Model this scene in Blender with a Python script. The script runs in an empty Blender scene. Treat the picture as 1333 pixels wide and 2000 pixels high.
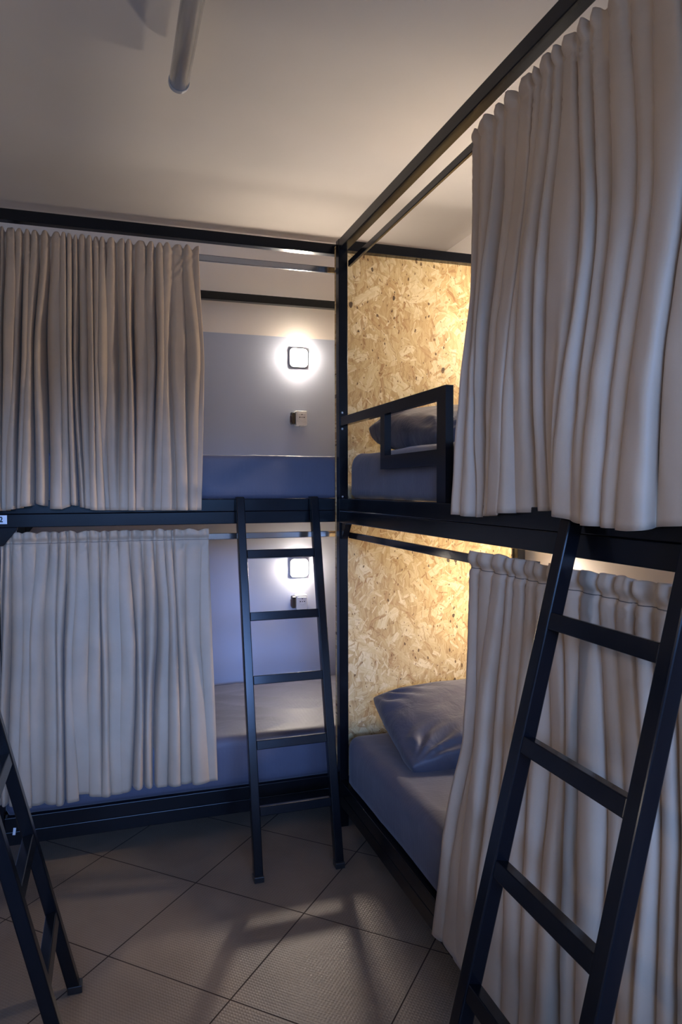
import bpy, bmesh, math, random
from mathutils import Vector, Matrix, noise
random.seed(7)
S = bpy.context.scene
COL = S.collection
R = math.radians

# ------------------------------------------------------------------ camera
fw = Vector((0.30997, 0.95013, -0.03419)).normalized()
rt = Vector((0.950658, -0.310231, -0.002421)).normalized()
up = rt.cross(fw).normalized()
cd = bpy.data.cameras.new('camera'); cam = bpy.data.objects.new('camera', cd); COL.objects.link(cam)
M = Matrix((rt, up, -fw)).transposed().to_4x4(); M.translation = Vector((-0.81331, -2.51348, 1.28684))
cam.matrix_world = M
cd.sensor_fit = 'VERTICAL'; cd.sensor_height = 36; cd.lens = 36*1382.6/2000; cd.clip_start = .02
S.camera = cam

# ------------------------------------------------------------------ exposure, sky
S.view_settings.view_transform = 'Standard'; S.view_settings.look = 'None'
S.view_settings.gamma = 1; S.view_settings.use_curve_mapping = False
S.view_settings.exposure = 0.0
LAMP_E = 365; LAMP_POWER = 2.6; SKY = 68.0
LAMP_COL = (1.0, .86, .71)

w = bpy.data.worlds.new('sky'); S.world = w; w.use_nodes = True
nt = w.node_tree; nt.nodes.clear()
o = nt.nodes.new('ShaderNodeOutputWorld'); bg = nt.nodes.new('ShaderNodeBackground')
tc = nt.nodes.new('ShaderNodeTexCoord'); sx = nt.nodes.new('ShaderNodeSeparateXYZ'); cr = nt.nodes.new('ShaderNodeValToRGB')
nt.links.new(tc.outputs['Generated'], sx.inputs[0]); nt.links.new(sx.outputs['Z'], cr.inputs[0])
nt.links.new(cr.outputs[0], bg.inputs[0]); nt.links.new(bg.outputs[0], o.inputs[0])
e = cr.color_ramp.elements
e[0].position = .13; e[0].color = (.008, .019, .042, 1)      # dark buildings opposite, below the skyline
e[1].position = .19; e[1].color = (.205, .38, .88, 1)
q = e.new(.228); q.color = (.205, .38, .88, 1)                 # brightest just above the skyline
q = e.new(.31); q.color = (.018, .04, .10, 1)
bg.inputs[1].default_value = SKY

# window portal (a sampling aid for the sky through the window, gives off no light)
WX0, WX1, WZ0, WZ1, YR = -1.75, .35, 1.05, 2.40, -4.2
ld = bpy.data.lights.new('window_daylight', 'AREA'); ld.shape = 'RECTANGLE'; ld.size = WX1-WX0; ld.size_y = WZ1-WZ0
ld.cycles.is_portal = True
lo = bpy.data.objects.new('window_daylight', ld); COL.objects.link(lo)
lo.location = ((WX0+WX1)/2, YR-.13, (WZ0+WZ1)/2); lo.rotation_euler = (R(90), 0, 0)   # faces +y, into the room

# ------------------------------------------------------------------ node helpers
def mat(name, col=(.5,.5,.5), rough=.6, metal=0, spec=.5):
    m = bpy.data.materials.new(name); m.use_nodes = True
    b = m.node_tree.nodes['Principled BSDF']
    b.inputs['Base Color'].default_value = (*col, 1); b.inputs['Roughness'].default_value = rough
    b.inputs['Metallic'].default_value = metal; b.inputs['Specular IOR Level'].default_value = spec
    return m
class N:
    def __init__(s, m): s.m = m; s.t = m.node_tree; s.b = s.t.nodes.get('Principled BSDF')
    def new(s, t, **k):
        n = s.t.nodes.new(t)
        for a, v in k.items(): setattr(n, a, v)
        return n
    def link(s, a, b): s.t.links.new(a, b)
    def val(s, sock, v):
        if hasattr(v, 'links') or isinstance(v, bpy.types.NodeSocket): s.link(v, sock)
        else: sock.default_value = v
    def math(s, op, a, b=None, c=None):
        n = s.new('ShaderNodeMath', operation=op); s.val(n.inputs[0], a)
        if b is not None: s.val(n.inputs[1], b)
        if c is not None: s.val(n.inputs[2], c)
        return n.outputs[0]
    def vmath(s, op, a, b=None):
        n = s.new('ShaderNodeVectorMath', operation=op); s.val(n.inputs[0], a)
        if b is not None: s.val(n.inputs[1], b)
        return n.outputs[0]
    def mix(s, f, a, b, mode='MIX'):
        n = s.new('ShaderNodeMix', data_type='RGBA', blend_type=mode)
        s.val(n.inputs[0], f); s.val(n.inputs[6], a); s.val(n.inputs[7], b)
        return n.outputs[2]
    def noise(s, vec, sc, det=3, rough=.5, dist=0):
        n = s.new('ShaderNodeTexNoise'); 
        if vec is not None: s.link(vec, n.inputs['Vector'])
        n.inputs['Scale'].default_value = sc; n.inputs['Detail'].default_value = det
        n.inputs['Roughness'].default_value = rough; n.inputs['Distortion'].default_value = dist
        return n
    def ramp(s, f, stops):
        n = s.new('ShaderNodeValToRGB'); s.link(f, n.inputs[0]); el = n.color_ramp.elements
        while len(el) > 1: el.remove(el[-1])
        el[0].position = stops[0][0]; el[0].color = (*stops[0][1], 1)
        for p, c in stops[1:]: q = el.new(p); q.color = (*c, 1)
        return n.outputs[0]
    def bump(s, h, st, dist=.01, normal=None):
        n = s.new('ShaderNodeBump'); s.link(h, n.inputs['Height']); n.inputs['Strength'].default_value = st
        n.inputs['Distance'].default_value = dist
        if normal is not None: s.link(normal, n.inputs['Normal'])
        return n.outputs[0]
    def scale(s, vec, x, y, z):
        n = s.new('ShaderNodeMapping'); s.link(vec, n.inputs['Vector']); n.inputs['Scale'].default_value = (x, y, z)
        return n.outputs[0]

# ------------------------------------------------------------------ materials
def m_metal():
    m = mat('black_painted_steel', (.0045, .005, .007), .34, 0, .32); n = N(m)
    g = n.new('ShaderNodeTexCoord').outputs['Object']
    no = n.noise(g, 6, 2); n.link(n.math('MULTIPLY_ADD', no.outputs[0], .08, .16), n.b.inputs['Roughness'])
    return m
METAL = m_metal()
CHROME = mat('polished_steel', (.62, .61, .60), .14, 1)
ROD_REFL = mat('steel_rod_dark_reflection', (.012, .012, .015), .13, 0, .9)  # polished rod; the dim surroundings it mirrors are put into a black colour
SCREW = mat('zinc_screw', (.8, .8, .8), .3, 1)
WHITEP = mat('white_plastic', (.82, .80, .76), .4)
GREYP = mat('grey_plastic', (.45, .46, .48), .45)
BLACKP = mat('black_plastic', (.02, .018, .018), .35)
REDP = mat('dark_red_plastic', (.10, .02, .02), .4)
TAG = mat('white_sticker', (.72, .76, .80), .5)
INK = mat('black_ink', (.01, .01, .01), .6)
PLY = mat('plywood_slats', (.50, .36, .20), .7)

def m_plaster(name, low, high, split):
    m = mat(name, high, .85, 0, .25); n = N(m)
    g = n.new('ShaderNodeNewGeometry').outputs['Position']
    no = n.noise(g, 1.7, 4)
    var = n.ramp(no.outputs[0], [(.3, (.95, .95, .95)), (.7, (1.03, 1.03, 1.03))])
    if split is not None:
        s = n.new('ShaderNodeSeparateXYZ'); n.link(g, s.inputs[0])
        f = n.math('GREATER_THAN', s.outputs[2], split)
        base = n.mix(f, (*low, 1), (*high, 1))
    else: base = (*high, 1)
    n.link(n.mix(1.0, base, var, 'MULTIPLY'), n.b.inputs['Base Color'])
    n.link(n.bump(n.noise(g, 130, 3).outputs[0], .10, .002), n.b.inputs['Normal'])
    return m
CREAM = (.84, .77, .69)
WALLB = m_plaster('wall_paint_two_tone', (.46, .50, .60), CREAM, 2.027)
WALLC = m_plaster('wall_paint_cream', CREAM, CREAM, None)
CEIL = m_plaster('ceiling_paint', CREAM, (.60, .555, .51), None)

def m_floor():
    m = mat('floor_tiles', (.25, .22, .19), .38, 0, .35); n = N(m)
    g = n.new('ShaderNodeNewGeometry').outputs['Position']
    mp = n.new('ShaderNodeMapping', vector_type='TEXTURE'); n.link(g, mp.inputs['Vector'])
    mp.inputs['Location'].default_value = (-.2715, -.4816, 0); mp.inputs['Rotation'].default_value = (0, 0, -.7479)
    mp.inputs['Scale'].default_value = (.3983, .3983, .3983)
    s = n.new('ShaderNodeSeparateXYZ'); n.link(mp.outputs[0], s.inputs[0])
    def edge(c):
        fr = n.math('FRACT', n.math('ADD', c, 40)); return n.math('MINIMUM', fr, n.math('SUBTRACT', 1, fr))
    d = n.math('MINIMUM', edge(s.outputs[0]), edge(s.outputs[1]))
    gro = n.new('ShaderNodeMapRange'); gro.interpolation_type = 'SMOOTHSTEP'
    n.link(d, gro.inputs[0]); gro.inputs[1].default_value = .0032; gro.inputs[2].default_value = .0062
    # tone of each tile
    fl = n.vmath('FLOOR', mp.outputs[0]); wn = n.new('ShaderNodeTexWhiteNoise', noise_dimensions='2D'); n.link(fl, wn.inputs['Vector'])
    t = n.math('MULTIPLY_ADD', wn.outputs['Value'], .12, .94)
    cl = n.noise(g, 5, 4); base = n.ramp(cl.outputs[0], [(.3, (.205, .150, .107)), (.7, (.265, .20, .148))])
    tm = n.new('ShaderNodeVectorMath', operation='SCALE'); n.link(base, tm.inputs[0]); n.link(t, tm.inputs[3])
    n.link(n.mix(gro.outputs[0], (.035, .02, .015, 1), tm.outputs[0]), n.b.inputs['Base Color'])
    n.link(n.math('MULTIPLY_ADD', gro.outputs[0], -.48, .9), n.b.inputs['Roughness'])
    # woven relief of the tile surface
    wv = []
    for dr in ('X', 'Y'):
        q = n.new('ShaderNodeTexWave', wave_type='BANDS', bands_direction=dr); n.link(mp.outputs[0], q.inputs['Vector'])
        q.inputs['Scale'].default_value = 14; q.inputs['Distortion'].default_value = .5; q.inputs['Detail'].default_value = 1; wv.append(q.outputs['Fac'])
    h = n.math('MULTIPLY', wv[0], wv[1])
    b1 = n.bump(h, .28, .0022)
    n.link(n.bump(gro.outputs[0], .5, .002, b1), n.b.inputs['Normal'])
    return m
FLOOR = m_floor()

def m_osb():
    m = mat('oriented_strand_board', (.6, .45, .26), .62, 0, .3); n = N(m)
    tcn = n.new('ShaderNodeTexCoord').outputs['Object']
    s = n.new('ShaderNodeSeparateXYZ'); n.link(tcn, s.inputs[0])
    c = n.new('ShaderNodeCombineXYZ'); n.link(s.outputs[1], c.inputs[0]); n.link(s.outputs[2], c.inputs[1])
    uv = c.outputs[0]
    wob = n.noise(uv, 6, 4, .6)
    uvw = n.vmath('ADD', uv, n.vmath('MULTIPLY', n.vmath('SUBTRACT', wob.outputs['Color'], (.5, .5, .5)), (.06, .06, 0)))
    gr = n.noise(n.scale(uvw, 90, 12, 1), 1, 4, .65)
    col = n.ramp(gr.outputs[0], [(.25, (.34, .19, .075)), (.5, (.55, .37, .165)), (.75, (.70, .53, .28))])
    height = gr.outputs[0]
    rnd = random.Random(3)
    # (cell scale, half width, half length) of the flakes, in cell units
    for i, (sc, hw, hl) in enumerate([(7, .20, .55), (10, .16, .52), (9, .13, .55), (16, .16, .5), (13, .11, .55), (26, .15, .5), (20, .07, .5), (34, .12, .5), (30, .06, .5)]):
        off = n.vmath('ADD', uvw, (rnd.uniform(2, 9), rnd.uniform(2, 9), 0))
        p = n.vmath('MULTIPLY', off, (sc, sc, sc))
        v = n.new('ShaderNodeTexVoronoi', voronoi_dimensions='2D', feature='F1'); n.link(p, v.inputs['Vector']); v.inputs['Scale'].default_value = 1
        d = n.vmath('SUBTRACT', p, v.outputs['Position'])
        cs = n.new('ShaderNodeSeparateColor'); n.link(v.outputs['Color'], cs.inputs[0])
        # mostly upright flakes, with a spread
        a = n.math('MULTIPLY_ADD', cs.outputs[0], 2.6, -1.3)
        vr = n.new('ShaderNodeVectorRotate', rotation_type='Z_AXIS'); n.link(d, vr.inputs['Vector']); n.link(a, vr.inputs['Angle'])
        q = n.new('ShaderNodeSeparateXYZ'); n.link(vr.outputs[0], q.inputs[0])
        ax = n.math('ABSOLUTE', q.outputs[0]); ay = n.math('ABSOLUTE', q.outputs[1])
        wid = n.math('MULTIPLY_ADD', cs.outputs[1], hw, hw*.5)
        inx = n.math('SUBTRACT', wid, ax); iny = n.math('SUBTRACT', hl, ay)
        inside = n.math('MINIMUM', inx, iny)
        mr = n.new('ShaderNodeMapRange'); n.link(inside, mr.inputs[0]); mr.inputs[1].default_value = 0; mr.inputs[2].default_value = .018*sc/12
        keep = n.math('GREATER_THAN', cs.outputs[2], .28 if i < 4 else .45)
        f = n.math('MULTIPLY', mr.outputs[0], keep)
        rim = n.math('MULTIPLY', f, n.math('SUBTRACT', 1, f))
        st = n.noise(n.scale(vr.outputs[0], 14, 1.1, 1), 1, 4, .7)
        tone = n.math('ADD', n.math('MULTIPLY', cs.outputs[1], .60), n.math('MULTIPLY_ADD', st.outputs[0], .9, -.22))
        fc = n.ramp(tone, [(.16, (.26, .115, .04)), (.27, (.44, .25, .10)), (.42, (.56, .38, .17)), (.64, (.66, .49, .25)), (.92, (.80, .66, .41))])
        fm = n.math('MULTIPLY', f, .82 if i < 5 else .9)
        col = n.mix(fm, col, fc)
        col = n.mix(n.math('MULTIPLY', rim, .9), col, (.34, .19, .08, 1))
        height = n.math('ADD', n.math('MULTIPLY', height, n.math('SUBTRACT', 1, fm)), n.math('MULTIPLY', fm, n.math('MULTIPLY_ADD', st.outputs[0], .5, .5*rnd.random()+.25)))
    # dark specks, knots and bark slivers
    for sc, thr, dk in ((34, .97, (.05, .025, .012)), (70, .94, (.12, .06, .025)), (110, .90, (.20, .10, .04))):
        p = n.vmath('MULTIPLY', uvw, (sc, sc*.55, sc)); v = n.new('ShaderNodeTexVoronoi', voronoi_dimensions='2D'); n.link(p, v.inputs['Vector']); v.inputs['Scale'].default_value = 1
        cs = n.new('ShaderNodeSeparateColor'); n.link(v.outputs['Color'], cs.inputs[0])
        f = n.math('MULTIPLY', n.math('GREATER_THAN', cs.outputs[0], thr), n.math('LESS_THAN', v.outputs['Distance'], n.math('MULTIPLY_ADD', cs.outputs[1], .22, .05)))
        col = n.mix(n.math('MULTIPLY', f, .9), col, (*dk, 1))
    # thin dark strands and a broad drift of tone
    for vs in ((95, 10), (14, 80)):
        sn = n.noise(n.scale(n.vmath('ADD', uvw, n.vmath('MULTIPLY', wob.outputs['Color'], (.06, .06, 0))), vs[0], vs[1], 1), 1, 3, .6)
        f = n.new('ShaderNodeMapRange'); n.link(sn.outputs[0], f.inputs[0]); f.inputs[1].default_value = .62; f.inputs[2].default_value = .70
        col = n.mix(n.math('MULTIPLY', f.outputs[0], .55), col, (.30, .15, .055, 1))
    n.link(n.mix(1.0, col, n.ramp(n.noise(uv, 4, 3).outputs[0], [(.3, (.86, .84, .80)), (.7, (1.06, 1.04, 1.0))]), 'MULTIPLY'), n.b.inputs['Base Color'])
    n.link(n.bump(height, .35, .0018), n.b.inputs['Normal'])
    return m
OSB = m_osb()

def m_cloth(name, col, trans, stripe=0, rough=.75, wr=.25, sheen=.25):
    m = mat(name, col, rough, 0, .3); n = N(m)
    g = n.new('ShaderNodeTexCoord').outputs['Object']
    no = n.noise(g, 6, 5, .6)
    c = n.ramp(no.outputs[0], [(.3, tuple(x*.93 for x in col)), (.7, tuple(x*1.06 for x in col))])
    n.link(c, n.b.inputs['Base Color'])
    n.b.inputs['Sheen Weight'].default_value = sheen; n.b.inputs['Sheen Roughness'].default_value = .4
    b = n.bump(n.noise(g, 11, 4, .55, .6).outputs[0], wr, .012)
    b = n.bump(n.noise(g, 500, 2).outputs[0], .12, .001, b)
    if stripe:
        wv = n.new('ShaderNodeTexWave', wave_type='BANDS', bands_direction='X'); n.link(g, wv.inputs['Vector'])
        wv.inputs['Scale'].default_value = stripe
        b = n.bump(wv.outputs['Fac'], .10, .0008, b)
    n.link(b, n.b.inputs['Normal'])
    if trans:
        tr = n.new('ShaderNodeBsdfTranslucent'); n.link(c, tr.inputs[0]); n.link(b, tr.inputs['Normal'])
        mx = n.new('ShaderNodeMixShader'); mx.inputs[0].default_value = trans
        n.link(n.b.outputs[0], mx.inputs[1]); n.link(tr.outputs[0], mx.inputs[2])
        n.link(mx.outputs[0], n.t.nodes['Material Output'].inputs['Surface'])
    return m
CURTAIN = m_cloth('taupe_curtain_cloth', (.50, .365, .25), .08, 0, .55, .05, .15)
SEAM = mat('curtain_stitching', (.12, .09, .07), .8)
SHEET = m_cloth('blue_grey_sheet', (.092, .092, .125), 0, 22, .55, .22, .2)
PILLOWC = m_cloth('dark_pillowcase', (.085, .085, .11), 0, 0, .42, .6, .15)

def emit(name, col, st):
    m = mat(name, (.8, .8, .8), .4); b = m.node_tree.nodes['Principled BSDF']
    b.inputs['Emission Color'].default_value = (*col, 1); b.inputs['Emission Strength'].default_value = st
    return m
GLOW = emit('lit_lamp_diffuser', LAMP_COL, LAMP_E)
GLOWDIM = emit('dimmed_lamp_diffuser', LAMP_COL, LAMP_E*.5)
GLOWLOW = emit('faint_lamp_diffuser', LAMP_COL, LAMP_E*.10)
TUBEM = mat('frosted_tube', (.34, .33, .34), .16, 0, .6); TUBEM.node_tree.nodes['Principled BSDF'].inputs['Coat Weight'].default_value = .5

# ------------------------------------------------------------------ mesh helpers
def build(name, bm, m, parent=None, smooth=False, bevel=0, loc=None, rot=None):
    me = bpy.data.meshes.new(name); bmesh.ops.recalc_face_normals(bm, faces=bm.faces[:]) if not smooth == 'open' else None
    bm.to_mesh(me); bm.free()
    o = bpy.data.objects.new(name, me); COL.objects.link(o)
    for mm in (m if isinstance(m, (list, tuple)) else [m]): me.materials.append(mm)
    if smooth:
        for p in me.polygons: p.use_smooth = True
    if parent: o.parent = parent
    if loc: o.location = loc
    if rot: o.rotation_euler = rot
    if bevel:
        b = o.modifiers.new('bevel', 'BEVEL'); b.width = bevel; b.segments = 2; b.limit_method = 'ANGLE'; b.harden_normals = False
    return o
def tag(o, label=None, cat=None, group=None, kind=None):
    if label: o['label'] = label
    if cat: o['category'] = cat
    if group: o['group'] = group
    if kind: o['kind'] = kind
    return o
def empty(name, loc=(0,0,0), rz=0, label=None, cat=None, group=None):
    o = bpy.data.objects.new(name, None); COL.objects.link(o); o.location = loc; o.rotation_euler = (0, 0, rz)
    o.empty_display_size = .1
    return tag(o, label, cat, group)
def box(bm, x0, x1, y0, y1, z0, z1, mi=0):
    v = [bm.verts.new((x, y, z)) for z in (z0, z1) for y in (y0, y1) for x in (x0, x1)]
    for f in ((0,2,3,1),(4,5,7,6),(0,1,5,4),(2,6,7,3),(0,4,6,2),(1,3,7,5)):
        q = bm.faces.new([v[i] for i in f]); q.material_index = mi
def B(name, x0, x1, y0, y1, z0, z1, m, parent=None, bevel=0):
    bm = bmesh.new(); box(bm, x0, x1, y0, y1, z0, z1); return build(name, bm, m, parent, bevel=bevel)
def beam(bm, a, b, w, d, side):
    """rectangular bar from a to b; w across 'side', d across the other"""
    a = Vector(a); b = Vector(b); t = (b-a).normalized(); s = Vector(side); s = (s - t*s.dot(t)).normalized(); q = t.cross(s)
    vs = []
    for p in (a, b):
        for i, j in ((-1,-1),(1,-1),(1,1),(-1,1)): vs.append(bm.verts.new(p + s*w/2*i + q*d/2*j))
    for f in ((0,1,2,3),(7,6,5,4),(0,4,5,1),(1,5,6,2),(2,6,7,3),(3,7,4,0)): bm.faces.new([vs[i] for i in f])
def cyl(bm, a, b, r, n=24, r2=None):
    a = Vector(a); b = Vector(b); t = (b-a).normalized(); s = t.orthogonal().normalized(); q = t.cross(s)
    r2 = r if r2 is None else r2
    A = [bm.verts.new(a + (s*math.cos(2*math.pi*k/n)+q*math.sin(2*math.pi*k/n))*r) for k in range(n)]
    C = [bm.verts.new(b + (s*math.cos(2*math.pi*k/n)+q*math.sin(2*math.pi*k/n))*r2) for k in range(n)]
    for k in range(n): bm.faces.new((A[k], A[(k+1)%n], C[(k+1)%n], C[k]))
    bm.faces.new(A[::-1]); bm.faces.new(C)
def prism(bm, pts, axis, a, b):
    def P(u, v, w): return {'y': (u, w, v), 'x': (w, u, v), 'z': (u, v, w)}[axis]
    A = [bm.verts.new(P(u, v, a)) for u, v in pts]; C = [bm.verts.new(P(u, v, b)) for u, v in pts]
    k = len(pts); bm.faces.new(A); bm.faces.new(C[::-1])
    for i in range(k): bm.faces.new((A[i], A[(i+1)%k], C[(i+1)%k], C[i]))

# ------------------------------------------------------------------ the room
RX0, RX1, RY0, RY1, H = -2.16, .832, YR, .90, 2.49
tag(B('floor', RX0-.1, RX1+.1, RY0-.1, RY1+.1, -.1, 0, FLOOR), kind='structure')
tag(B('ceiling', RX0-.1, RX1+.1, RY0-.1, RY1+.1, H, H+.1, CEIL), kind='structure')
tag(B('wall_back', RX0-.1, RX1+.1, RY1, RY1+.12, 0, H, WALLB), kind='structure')
tag(B('wall_right', RX1, RX1+.12, RY0, RY1, 0, H, WALLC), kind='structure')
tag(B('wall_left', RX0-.12, RX0, RY0, RY1, 0, H, WALLC), kind='structure')
bm = bmesh.new()
box(bm, RX0, WX0, RY0-.12, RY0, 0, H); box(bm, WX1, RX1, RY0-.12, RY0, 0, H)
box(bm, WX0, WX1, RY0-.12, RY0, 0, WZ0); box(bm, WX0, WX1, RY0-.12, RY0, WZ1, H)
tag(build('wall_front', bm, WALLC), kind='structure')
win = empty('window_1', ((WX0+WX1)/2, RY0-.06, WZ0)); tag(win, kind='structure')
bm = bmesh.new(); hw = (WX1-WX0)/2; hh = WZ1-WZ0
for x in (-hw, -.02, hw-.04): box(bm, x, x+.04, -.03, .03, 0, hh)
for z in (0, hh-.04): box(bm, -hw, hw, -.03, .03, z, z+.04)
build('window_frame', bm, WHITEP, win)
bm = bmesh.new(); box(bm, -hw, hw, .04, .14, -.03, 0); build('window_sill', bm, WHITEP, win)

# ------------------------------------------------------------------ bunk beds
PS = .035            # post section
def tag_plate(parent, x, z, txt, y=-.0005, rot=0):
    """white sticker with a number; lies on the plane y=0 of its parent facing -y"""
    o = B('number_tag', -.023, .023, -.0012, 0, -.0145, .0145, TAG, parent)
    o.location = (x, y, z); o.rotation_euler = (0, rot, 0)
    o['label'] = 'white number sticker reading %s' % txt
    cu = bpy.data.curves.new('tag_number', 'FONT'); cu.body = txt; cu.size = .025; cu.align_x = 'CENTER'; cu.align_y = 'CENTER'
    cu.extrude = .0003; cu.offset = .0008
    t = bpy.data.objects.new('t', cu); COL.objects.link(t)
    bpy.context.view_layer.update()
    me = bpy.data.meshes.new_from_object(t.evaluated_get(bpy.context.evaluated_depsgraph_get())); bpy.data.objects.remove(t)
    me.materials.clear(); me.materials.append(INK)
    d = bpy.data.objects.new('number', me); COL.objects.link(d); d.parent = o
    d.location = (.0, -.0018, 0); d.rotation_euler = (R(90), 0, 0); d.scale = (.85, 1, 1)
    return o

def bunk(name, loc, rz, L, W, label, group, rod=None):
    r = empty(name, loc, rz, label, 'bunk bed', group)
    for x in (0, L-PS):
        for y in (0, W-PS): B('post', x, x+PS, y, y+PS, 0, 2.205, METAL, r, .002)
    e_ = .0008
    for y in (0, W-PS): B('top_beam', PS, L-PS, y+e_, y+PS-e_, 2.166, 2.203, METAL, r, .002)
    for x in (0, L-PS): B('top_beam', x+e_, x+PS-e_, PS, W-PS, 2.166, 2.203, METAL, r, .002)
    for zs in ((1.157, 1.2015), (1.202, 1.247), (.086, .1325), (.133, .181)):
        for y in (0, W-PS): B('side_rail', PS, L-PS, y+e_, y+PS-e_, zs[0], zs[1], METAL, r, .002)
    for zs in ((1.157, 1.247), (.086, .181)):
        for x in (0, L-PS): B('end_rail', x+e_, x+PS-e_, PS, W-PS, zs[0], zs[1], METAL, r, .002)
    for z in (1.225, .16):
        bm = bmesh.new()
        k = 13
        for i in range(k):
            x = PS+.04 + (L-2*PS-.14)*i/(k-1); box(bm, x, x+.06, PS+.001, W-PS-.001, z, z+.012)
        build('slats', bm, PLY, r)
    for z in (2.105, 1.098):
        B('curtain_rod', PS, L-PS, .036, .046, z, z+.023, rod or CHROME, r, .002)
    for x, s in ((PS, 1), (L-PS, -1)):
        for y in (0, W-PS):
            bm = bmesh.new(); prism(bm, [(x, 1.157), (x+s*.055, 1.157), (x+s*.055, 1.150), (x+s*.012, 1.096), (x, 1.096)], 'y', y+.006, y+.030)
            build('corner_gusset', bm, METAL, r, bevel=.001)
    return r
def screw(parent, x, z, y=0):
    bm = bmesh.new(); cyl(bm, (x, y, z), (x, y-.003, z), .0042, 16, .003); cyl(bm, (x, y-.003, z), (x, y-.0034, z), .0016, 6)
    return build('screw', bm, SCREW, parent, smooth=False)

GB = 'bunk beds'
LB = bunk('bunk_bed', (-1.2, .055, 0), 0, 2.0, .81, 'black steel bunk bed along the blue-grey back wall, numbered 42, standing behind the strand board', None)
tag_plate(LB, -1.162+1.2, 1.184, '42')
plain = tag_plate(LB, -1.1345+1.2, .1335, '1', rot=R(7))
nb = plain.children[0]; nb.parent = LB; nb.matrix_parent_inverse = Matrix(); nb.location = (plain.location.x, -.0006, plain.location.z); nb.rotation_euler = (R(90), R(7), 0)
nb.scale = (2.1, 1.3, 1); nb.data.materials.clear(); nb.data.materials.append(TAG); nb.name = 'number_digit'; nb['label'] = 'small white number 1'
bpy.data.objects.remove(plain)
RB = bunk('bunk_bed', (0, .035, 0), R(-90), 2.0, .80, 'black steel bunk bed on the right with a strand board headboard and a guard rail', None, ROD_REFL)
# local frame of RB: u = 0.035 - y, w = x
def U(y): return .035 - y
hb = B('head_panel', -.0165, -.0015, 0, .80, .05, 2.19, OSB, RB, .0008); tag(hb, 'strand board end panel of pressed golden wood flakes')
gr = empty('guard', (0, 0, 0)); bpy.data.objects.remove(gr)
bm = bmesh.new()
g0, g1 = .004, .026
box(bm, PS, U(-.820), g0, g1, 1.517, 1.549)
box(bm, U(-.820), U(-.872), g0, g1, 1.247, 1.549)
box(bm, U(-.412), U(-.448), g0, g1, 1.345, 1.517)
box(bm, U(-.448)+0, U(-.820), g0, g1, 1.345, 1.387)
bmesh.ops.remove_doubles(bm, verts=bm.verts[:], dist=1e-6)
build('guard_rail', bm, METAL, RB)
for z in (1.566, 1.506, 1.254):
    q = screw(RB, 0, 0); q.location = (PS, .0125, z); q.rotation_euler = (0, 0, R(90))
# the third bunk, along the left wall beside the camera
TB = bunk('bunk_bed', (-1.237, -2.05, 0), R(90), 2.0, .80, 'black steel bunk bed along the left wall that carries the left ladder', None)

# ------------------------------------------------------------------ bedding
def mattress(loc, L, W, Hh, name, label, group, seed, rad=.045):
    bm = bmesh.new(); nx, ny, nz = 90, 40, 10
    rnd = random.Random(seed)
    def shape(p):
        x, y, z = p
        # rounded box
        c = Vector((min(max(x, rad), L-rad), min(max(y, rad), W-rad), min(max(z, rad*.08), Hh-rad)))
        d = Vector(p) - c
        if d.length > 1e-6:
            dd = Vector((d.x/rad, d.y/rad, d.z/(rad if z > Hh/2 else rad*.08)))
            m_ = max(abs(dd.x), abs(dd.y), abs(dd.z))
            l_ = dd.length
            if l_ > 1e-6:
                dd *= m_/l_
            d = Vector((dd.x*rad, dd.y*rad, dd.z*(rad if z > Hh/2 else rad*.08)))
        q = c + d
        nrm = d.normalized() if d.length > 1e-6 else Vector((0, 0, 0))
        # creases: vertical pulls on the sides near the corners, long soft folds on top
        side = 1 if (q.z < Hh-rad*.5) else 0
        a = noise.noise(Vector((q.x*22+seed, q.y*22, q.z*2.5)))
        cn = math.exp(-min(q.x, L-q.x)/.12)
        amp = .0035*side*(.25+1.2*cn)
        b = noise.noise(Vector((q.x*3+q.y*5+seed, q.y*3-q.x*2, 1)))
        b2 = max(0, 1-abs(noise.noise(Vector((q.x*2.0+seed*3, q.y*5.5+q.x*1.5, 4))))*9)
        q = q + nrm*(a*amp)
        if not side: q.z += .004*b + .004*b2
        else: q += nrm*(.003*b)
        return q
    def gridf(f, a, b, flip=False):
        V = [[bm.verts.new(shape(f(i/a, j/b))) for j in range(b+1)] for i in range(a+1)]
        for i in range(a):
            for j in range(b):
                q = (V[i][j], V[i+1][j], V[i+1][j+1], V[i][j+1]); bm.faces.new(q[::-1] if flip else q)
    gridf(lambda s, t: (s*L, t*W, Hh), nx, ny)
    gridf(lambda s, t: (s*L, t*W, 0), nx, ny, True)
    gridf(lambda s, t: (s*L, 0, t*Hh), nx, nz)
    gridf(lambda s, t: (s*L, W, t*Hh), nx, nz, True)
    gridf(lambda s, t: (0, s*W, t*Hh), ny, nz, True)
    gridf(lambda s, t: (L, s*W, t*Hh), ny, nz)
    bmesh.ops.remove_doubles(bm, verts=bm.verts[:], dist=1e-5)
    o = build('mattress', bm, SHEET, None, smooth=True)
    o.location = loc[:3]; o.rotation_euler = (0, 0, loc[3])
    return tag(o, label, 'mattress', group)
GM = None
mattress((-1.2+.037, .062, 1.2475, 0), 1.92, .735, .160, '', 'mattress under a blue-grey sheet on the upper berth by the blue-grey wall', GM, 1, .016)
mattress((-1.2+.037, .066, .1815, 0), 1.92, .735, .185, '', 'mattress under a blue-grey sheet on the lower berth by the blue-grey wall', GM, 2, .03)
mattress((.0275, -.020, 1.2475, R(-90)), 1.90, .735, .163, '', 'mattress under a blue-grey sheet on the upper berth behind the guard rail', GM, 3, .05)
mattress((.012, -.030, .1815, R(-90)), 1.90, .75, .185, '', 'mattress under a blue-grey sheet on the lower berth beside the strand board', GM, 4, .045)

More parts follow.
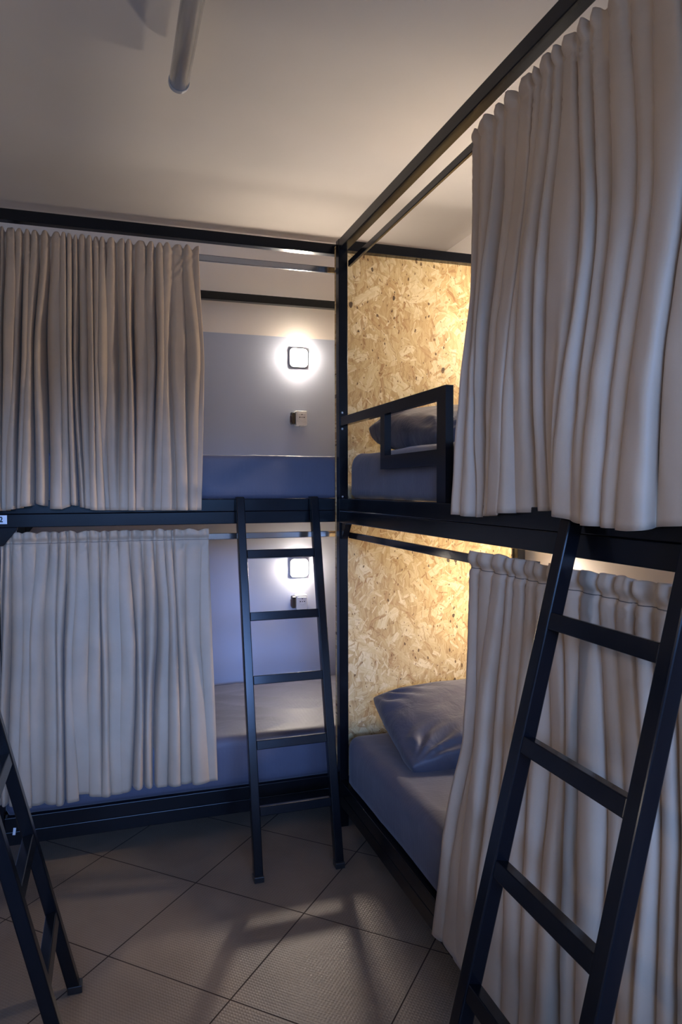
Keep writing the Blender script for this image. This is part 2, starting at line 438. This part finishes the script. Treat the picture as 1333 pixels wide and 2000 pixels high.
def pillow(loc, rot, sx_, sy_, th, label, seed, group=None):
    bm = bmesh.new(); n_ = 56; rnd = random.Random(seed)
    lay = []
    for side in (1, -1):
        V = []
        for i in range(n_+1):
            row = []
            for j in range(n_+1):
                u = -1+2*i/n_; v = -1+2*j/n_
                # outline with pulled-in sides and pointed corners
                px = u*(1 - .02*(1-v*v)*abs(u)**3 - .035*(u*v)**4) ; py = v*(1 - .03*(1-u*u)*abs(v)**3 - .05*(u*v)**4)
                h = ((1-abs(u)**3.2)*(1-abs(v)**3.0))
                h = max(h, 0)**.52
                x = px*sx_/2; y = py*sy_/2
                wr = 0
                for cx_, cy_ in ((-1,-1),(1,-1),(-1,1),(1,1)):
                    dx = u-cx_; dy = v-cy_; rr = math.hypot(dx, dy)
                    if rr < 1.1:
                        an = math.atan2(dy, dx)
                        wr += math.sin(an*17 + 2.5*noise.noise(Vector((rr*3, an*2, seed))))*.010*math.exp(-((rr-.34)/.30)**2)
                wr += .010*noise.noise(Vector((u*1.4+seed, v*1.4, side))) + .004*noise.noise(Vector((u*4, v*3+seed, side)))
                z = side*((h if side > 0 else h**.45)*th/2) + (wr*min(1, h*2.2))
                row.append(bm.verts.new((x, y, z)))
            V.append(row)
        for i in range(n_):
            for j in range(n_):
                q = (V[i][j], V[i+1][j], V[i+1][j+1], V[i][j+1]); bm.faces.new(q if side > 0 else q[::-1])
        lay.append(V)
    bmesh.ops.remove_doubles(bm, verts=bm.verts[:], dist=2e-4)
    o = build('pillow', bm, PILLOWC, None, smooth=True, loc=loc, rot=rot)
    s = o.modifiers.new('sub', 'SUBSURF'); s.levels = 1; s.render_levels = 1
    return tag(o, label, 'pillow', group)
pillow((.435, -.265, .458), (R(14), R(-3), R(-4)), .68, .46, .15, 'dark grey-blue pillow on the lower berth leaning against the strand board', 5)
pillow((.44, -.29, 1.487), (R(7), R(-2), R(5)), .70, .50, .17, 'dark grey-blue pillow on the upper berth behind the guard rail', 9)
pillow((.46, .50, 1.477), (R(3), R(2), R(88)), .60, .44, .14, 'dark pillow on the upper berth by the blue-grey wall, mostly hidden behind the post', 12)
pillow((.44, .47, .445), (R(4), R(-3), R(85)), .62, .44, .15, 'crumpled dark pillow on the lower berth by the blue-grey wall, mostly hidden behind the post', 14)

# ------------------------------------------------------------------ ladders
def ladder(loc, rz, lean, label, half=.14, top=1.247):
    """stands at its foot line; leans towards local +y by 'lean' at the height of the bed rail"""
    r = empty('bunk_ladder', loc, rz, label, 'ladder')
    def P(x, z, dy=0): return Vector((x, lean*z/top+dy, z))
    for s in (-1, 1):
        bm = bmesh.new(); x = s*half
        beam(bm, P(x, .012), P(x, top+.004), .030, .030, (1, 0, 0))
        st = build('stile', bm, METAL, r, bevel=.003)
        bm = bmesh.new(); a = P(x, 0)
        box(bm, x-.0165, x+.0165, a.y-.018, a.y+.018, 0, .020); build('foot_cap', bm, BLACKP, st, bevel=.002)
        bm = bmesh.new()
        box(bm, x-.013, x+.013, lean-.012, lean+.062, top+.003, top+.008); box(bm, x-.013, x+.013, lean+.057, lean+.062, top-.03, top+.008)
        build('hook', bm, METAL, st, bevel=.001)
    for z in (1.049, .834, .622, .413, .207):
        bm = bmesh.new(); beam(bm, P(-half+.015, z), P(half-.015, z), .030, .026, (0, lean/top, 1)); build('rung', bm, METAL, r, bevel=.002)
    return r
ladder((-.228, -.262, 0), 0, .300, 'black steel ladder leaning on the back wall bunk beside the corner post', .139)
ladder((-.330, -1.578, 0), R(-90), .312, 'black steel ladder in the right foreground, in front of the taupe curtains', .146)
ladder((-.915, -.755, 0), R(90), .302, 'black steel ladder at the left edge, cut off by the picture', .14)

# ------------------------------------------------------------------ curtains
def smooth(t): t = max(0, min(1, t)); return t*t*(3-2*t)
def lerp3(r, v):      # ridge position at height fraction v (0 top, 1 bottom)
    a, b, c = r[0], r[1], r[2]
    return a+(b-a)*smooth(v/.45) if v < .45 else b+(c-b)*((v-.45)/.55)
def hem(pts, s):
    if s <= pts[0][0]: return pts[0][1]
    for (a, za), (b, zb) in zip(pts, pts[1:]):
        if s <= b: return za+(zb-za)*(s-a)/(b-a)
    return pts[-1][1]
def curtain(ridges, zt, hempts, place, n_top, n_bot, label, seed, ruffle=.03, aT=.010, aB=.028, amps=None, seg=16, rows=90, push=None, tip=1.0, pinch=.006, stitch=True):
    """ridges run left to right as (top, middle, bottom) positions along the rail;
    place(s, n, z) gives the world point, n is the distance out in front of the rod."""
    rnd = random.Random(seed)
    ridges = sorted(ridges); K = len(ridges)
    amps = amps or {}
    fa = []
    for _ in range(K):
        lowf = rnd.random() < .42
        fa.append((rnd.uniform(.75, 1.25), rnd.uniform(.25, .6) if lowf else rnd.uniform(.8, 1.3), rnd.uniform(.03, .25) if lowf else rnd.uniform(.8, 1.45), rnd.uniform(.34, .66), rnd.uniform(.0, .45)))
    off = [(rnd.uniform(-.003, .003), rnd.uniform(-.009, .009), rnd.uniform(-.016, .016)) for _ in range(K)]
    bm = bmesh.new(); V = []; st_pts = []
    hgt = zt-hempts[0][1]; jst = round(rows*(ruffle*1.05/hgt)**(1/1.25))
    for j in range(rows+1):
        v = j/rows; v = v**1.25
        row = []
        for i in range((K-1)*seg+1):
            k = min(i//seg, K-2); ph = (i-k*seg)/seg
            wob_ = lambda q: 0 if q in (0, K-1) else min(.35*(ridges[q+1][1]-ridges[q][1]), .35*(ridges[q][1]-ridges[q-1][1]), .02)*noise.noise(Vector((q*7.3+seed, v*2.2, seed*.7)))*1.4*smooth(v*3)
            a = lerp3(ridges[k], v)+wob_(k); b = lerp3(ridges[k+1], v)+wob_(k+1); w_ = b-a
            f1, f2, f3, cen, ov = fa[k]
            # move the valley off centre, cosine profile sharpened with depth
            p2 = ph**(math.log(.5)/math.log(cen))
            prof = (.5-.5*math.cos(2*math.pi*p2))
            prof = prof**(1.7-.7*smooth(v*5)+.5*ov*smooth(v*3))
            amp = (aT*f1)*(1-v)**1.2 + aB*(f2 if v < .6 else f2+(f3-f2)*(v-.6)/.4)*smooth(v*1.6)
            if amps.get(k, 1) > 1: f2 = f3 = 1.2; amp = max(amp, aB*1.2*smooth(v*1.6))
            amp *= amps.get(k, 1)
            amp = min(amp, w_*1.5+.008)
            if v < .03: amp *= 1.0
            s = a + w_*ph + (ov+.08)*w_*.8*math.sin(2*math.pi*ph)*smooth(v*3+.25)
            # slow wobble and small creases
            z0 = zt; zb = hem(hempts, a+w_*ph)
            z = z0+(zb-z0)*v
            nz_ = noise.noise(Vector((s*9+seed*5, z*2.2, seed)))
            cr_ = noise.noise(Vector((s*28+z*7, z*10-s*6, seed+3)))
            n = n_top+(n_bot-n_top)*smooth(v*1.25) + .006*nz_*smooth(v*3) + .0022*cr_*smooth(v*2)
            n -= amp*prof
            oa = lerp3(off[k], v); ob = lerp3(off[k+1], v); n += oa+(ob-oa)*smooth(ph)
            # header: ruffle above the stitching that gathers the cloth at the rod
            d = zt - z
            if d < ruffle*2.0:
                t = d/ruffle
                pin = math.exp(-((t-1)/.16)**2)
                n += .006*math.exp(-((t-.45)/.35)**2) - pinch*pin
                ruf = max(0, 1-t)
                n += .010*ruf*noise.noise(Vector((s*55, seed, 2)))
                z += ruf*(.006*noise.noise(Vector((s*30, seed, 7))) + tip*(.013*(1-prof**.8) - .008))
            pk = max(0, d-ruffle)      # gathers fanning out below the stitching
            n += .0065*noise.noise(Vector((s*(75-110*min(pk, .3)), pk*3, seed+9)))*smooth(pk/.02)*math.exp(-pk/.09)
            if push: n += push(s, z, v)
            n = max(n, .002) if v < .1 else n
            row.append(bm.verts.new(place(s, n, z)))
            if j == jst: st_pts.append((Vector(place(s, n, z)), (Vector(place(s, n+.0018, z))-Vector(place(s, n, z)))))
        V.append(row)
    for j in range(rows):
        for i in range(len(V[0])-1): bm.faces.new((V[j][i], V[j][i+1], V[j+1][i+1], V[j+1][i]))
    o = build('bed_curtain', bm, CURTAIN, None, smooth='open')
    sd = o.modifiers.new('thickness', 'SOLIDIFY'); sd.thickness = .0014; sd.offset = 0
    tag(o, label, 'curtain', None)
    if not stitch: return o, V
    bm = bmesh.new(); pr = None
    for p, d in st_pts:
        c_ = (bm.verts.new(p+d+Vector((0, 0, .0009))), bm.verts.new(p+d-Vector((0, 0, .0009))))
        if pr: bm.faces.new((pr[0], c_[0], c_[1], pr[1]))
        pr = c_
    build('stitching', bm, SEAM, o, smooth='open')
    return o, V
# frame of the back wall bunk: s = x, out of plane = -y
ROD_L = .055+.036; ROD_R = .036
pl_left = lambda s, n, z: (s, ROD_L-.003-n, z)
pl_right = lambda s, n, z: (ROD_R-.003-n, -s, z)

UL = [(-1.155, -1.16, -1.165), (-1.14, -1.150, -1.16), (-1.118, -1.133, -1.146), (-1.088, -1.102, -1.118), (-1.065, -1.08, -1.1), (-1.042, -1.062, -1.075), (-1.008, -1.031, -1.028), (-0.973, -0.979, -0.987), (-0.952, -0.953, -0.95), (-0.936, -0.94, -0.934), (-0.913, -0.916, -0.902), (-0.894, -0.895, -0.886), (-0.867, -0.865, -0.864), (-0.846, -0.852, -0.842), (-0.827, -0.836, -0.82), (-0.797, -0.806, -0.793), (-0.762, -0.756, -0.771), (-0.74, -0.74, -0.737), (-0.701, -0.709, -0.72), (-0.665, -0.667, -0.687), (-0.637, -0.644, -0.661), (-0.608, -0.613, -0.612), (-0.577, -0.578, -0.571), (-0.542, -0.52, -0.536), (-0.501, -0.488, -0.504)]
curtain(UL, 2.143, [(-1.17, 1.214), (-1.14, 1.214), (-1.10, 1.222), (-1.04, 1.236), (-1.0, 1.219), (-.96, 1.217), (-.94, 1.232), (-.90, 1.222), (-.86, 1.212), (-.8, 1.212), (-.7, 1.21), (-.5, 1.208)], pl_left, .016, .062,
        'taupe curtain on the upper berth of the back wall bunk, brownish towards its top', 11, stitch=False, pinch=.003, ruffle=.030, aT=.017, aB=.052,
        amps={2: .5, 6: .9, 7: .4, 13: .7, 20: .3, 21: .3, 22: .35, 23: .35})
LL = [(-1.160, -1.175, -1.180), (-1.142, -1.157, -1.165), (-1.113, -1.122, -1.136), (-1.078, -1.085, -1.092), (-1.027, -1.069, -1.065), (-0.994, -1.003, -1.016), (-0.969, -0.986, -0.988), (-0.941, -0.959, -0.96), (-0.908, -0.925, -0.915), (-0.868, -0.866, -0.875), (-0.834, -0.84, -0.834), (-0.805, -0.805, -0.805), (-0.771, -0.753, -0.782), (-0.73, -0.723, -0.729), (-0.683, -0.681, -0.693), (-0.647, -0.639, -0.663), (-0.617, -0.603, -0.602), (-0.589, -0.578, -0.565), (-0.531, -0.541, -0.521), (-0.475, -0.47, -0.455)]
curtain(LL, 1.139, [(-1.18, .235), (-1.09, .222), (-1.0, .212), (-.93, .222), (-.92, .238), (-.85, .22), (-.78, .226), (-.74, .238), (-.69, .228), (-.6, .226), (-.455, .226)], pl_left, .018, .060,
        'taupe curtain on the lower berth of the back wall bunk, bluish in the daylight', 23, tip=.35, pinch=.010, ruffle=.034, aT=.015, aB=.056,
        amps={2: .6, 3: .5, 12: .8, 15: .6, 17: .35, 18: .25})
neg = lambda L_: [tuple(-q for q in r) for r in L_]
UR = [(-1.037, -0.99, -0.954), (-1.084, -1.033, -1.014), (-1.128, -1.087, -1.061), (-1.17, -1.132, -1.109), (-1.235, -1.174, -1.151), (-1.275, -1.224, -1.199), (-1.31, -1.271, -1.248), (-1.343, -1.315, -1.321), (-1.375, -1.356, -1.371), (-1.42, -1.44, -1.42), (-1.455, -1.481, -1.482), (-1.514, -1.527, -1.528), (-1.562, -1.597, -1.576), (-1.628, -1.635, -1.627), (-1.672, -1.679, -1.683), (-1.73, -1.75, -1.76), (-1.78, -1.80, -1.82), (-1.83, -1.86, -1.87), (-1.88, -1.90, -1.91), (-1.93, -1.94, -1.95), (-1.97, -1.975, -1.975)]
UR = [(r[0]+.035, r[1]+.01, r[2]) for r in UR]
UR[0] = (-.972, -1.022, -.978); UR[1] = (-1.032, -1.058, -1.028)
def pushU(s, z, v):     # lies over the ladder tops at s = 1.43 and 1.725
    q = smooth((v-.45)/.5)
    return q*(.035*smooth((s-1.375)/.03) )
curtain(neg(UR), 2.140, [(.93, 1.225), (1.06, 1.218), (1.2, 1.232), (1.36, 1.243), (1.39, 1.246), (1.40, 1.236), (1.5, 1.224), (1.63, 1.220), (1.75, 1.24), (1.85, 1.23), (2.0, 1.22)], pl_right, .012, .058,
        'taupe curtain on the upper berth of the right bunk, hanging over the ladder top', 31, stitch=False, pinch=.004, ruffle=.034, aT=.022, aB=.066, amps={8: 1.5, 9: .8}, push=pushU)
LR = [(-.978, -1.0, -0.875), (-1.045, -1.031, -0.946), (-1.11, -1.084, -1.024), (-1.152, -1.13, -1.1), (-1.182, -1.184, -1.156), (-1.228, -1.215, -1.226), (-1.27, -1.292, -1.297), (-1.313, -1.353, -1.362), (-1.356, -1.41, -1.415), (-1.426, -1.469, -1.482), (-1.462, -1.523, -1.53), (-1.516, -1.567, -1.592), (-1.557, -1.611, -1.641), (-1.607, -1.652, -1.67), (-1.645, -1.683, -1.7), (-1.70, -1.73, -1.75), (-1.75, -1.78, -1.80), (-1.80, -1.83, -1.85), (-1.86, -1.88, -1.90), (-1.91, -1.93, -1.94), (-1.96, -1.97, -1.97)]
oLR, VLR = curtain(neg(LR), 1.133, [(.84, .125), (.95, .135), (1.05, .12), (1.2, .11), (2.0, .10)], pl_right, .016, .062,
        'taupe curtain on the lower berth of the right bunk, reaching nearly to the floor', 47, tip=.3, pinch=.008, ruffle=.038, aT=.020, aB=.066, amps={4: 1.3, 9: .5})

# ------------------------------------------------------------------ wall lamps and sockets
def rsq(h, r, n=7):
    P = []
    for cx_, cy_, a0 in ((h-r, h-r, 0), (-h+r, h-r, 90), (-h+r, -h+r, 180), (h-r, -h+r, 270)):
        for k in range(n+1):
            a = R(a0+90*k/n); P.append((cx_+r*math.cos(a), cy_+r*math.sin(a)))
    return P
def loft(bm, rings):
    L_ = [[bm.verts.new((u, d, v)) for u, v in rsq(h, rr)] for h, rr, d in rings]
    for A, C in zip(L_, L_[1:]):
        for i in range(len(A)): bm.faces.new((A[i], A[(i+1)%len(A)], C[(i+1)%len(A)], C[i]))
    bm.faces.new(L_[0][::-1]); bm.faces.new(L_[-1])
def lamp(loc, rz, label, glow=None):
    """faces local -y"""
    r = empty('wall_lamp', loc, rz, label, 'lamp')
    bm = bmesh.new(); loft(bm, [(.046, .019, 0), (.046, .019, -.013), (.044, .018, -.016)]); build('base_plate', bm, WHITEP, r)
    bm = bmesh.new(); loft(bm, [(.0437, .018, -.0161), (.043, .018, -.0185), (.038, .017, -.0245), (.028, .014, -.029), (.012, .008, -.031)])
    build('diffuser', bm, glow or GLOW, r, smooth=True)
    return r
lamp((.078, .8995, 1.927), 0, 'lit square wall lamp above the upper berth on the blue-grey wall')
lamp((.076, .8995, .889), 0, 'lit square wall lamp above the lower berth, seen between the ladder rungs')
lamp((RX1-.0005, -.26, 1.927), R(-90), 'lit wall lamp in the upper berth of the right bunk, hidden behind its curtain')
lamp((RX1-.0005, -.26, .889), R(-90), 'lit wall lamp in the lower berth of the right bunk, hidden behind its curtain')
lamp((RX0+.0005, -1.75, 1.927), R(90), 'lit wall lamp in the upper berth of the left wall bunk', GLOWDIM)
lamp((RX0+.0005, -1.75, .889), R(90), 'lit wall lamp in the lower berth of the left wall bunk', GLOWLOW)

def socket(loc, label):
    r = empty('power_socket', loc, 0, label, 'socket')
    bm = bmesh.new(); loft(bm, [(.036, .006, 0), (.036, .006, -.040), (.034, .006, -.044)])
    for v_ in bm.verts: v_.co.x *= .78
    build('housing', bm, WHITEP, r)
    bm = bmesh.new(); box(bm, -.0215, .0235, -.047, -.044, -.018, .026); ins = build('socket_insert', bm, WHITEP, r, bevel=.001)
    bm = bmesh.new()
    for k in range(24):
        a0, a1 = 2*math.pi*k/24, 2*math.pi*(k+1)/24
        beam(bm, (.001+.0165*math.cos(a0), -.0472, .004+.0165*math.sin(a0)), (.001+.0165*math.cos(a1), -.0472, .004+.0165*math.sin(a1)), .0010, .0006, (0, 1, 0))
    build('socket_ring', bm, GREYP, ins)
    bm = bmesh.new()
    for x, rr in ((-.0095, .0029), (.001, .0024), (.0115, .0029)): cyl(bm, (x, -.0476, .004), (x, -.0470, .004), rr, 14)
    box(bm, -.0015, .0035, -.0476, -.047, .0155, .0195)
    build('pin_holes', bm, BLACKP, ins)
    bm = bmesh.new(); box(bm, -.010, .010, -.041, -.030, -.0405, -.0355); build('cover_latch', bm, GREYP, r, bevel=.001)
    bm = bmesh.new(); loft(bm, [(.029, .008, -.004), (.029, .008, -.034), (.026, .008, -.038)])
    for v_ in bm.verts: v_.co.x = v_.co.x*.30-.0385
    c_ = build('side_module', bm, BLACKP, r)
    bm = bmesh.new(); box(bm, -.050, -.0472, -.026, -.008, -.020, .012); build('side_button', bm, REDP, c_)
    return r
socket((.084, .8995, 1.628), 'white power socket with a black side module above the upper berth')
socket((.082, .8995, .722), 'white power socket with a black side module above the lower berth')

# ------------------------------------------------------------------ ceiling tube
t = empty('ceiling_tube_lamp', (-.615, -.455, 2.425), 0, 'unlit frosted tube lamp hanging just below the ceiling', 'lamp')
bm = bmesh.new(); cyl(bm, (0, 0, 0), (0, -1.5, 0), .0275, 40); build('tube', bm, TUBEM, t, smooth=False)
for p in t.children: 
    for f in p.data.polygons: f.use_smooth = len(f.vertices) == 4
for y in (-.012, -1.512):
    bm = bmesh.new(); cyl(bm, (0, y+.012, 0), (0, y+.026, 0), .029, 40); build('end_cap', bm, GREYP, t)
for y in (-.4, -1.15):
    bm = bmesh.new(); box(bm, -.02, .02, y-.02, y+.02, .027, H-2.425); build('ceiling_clamp', bm, GREYP, t)

# fine stitched seam below the header of the lower right curtain
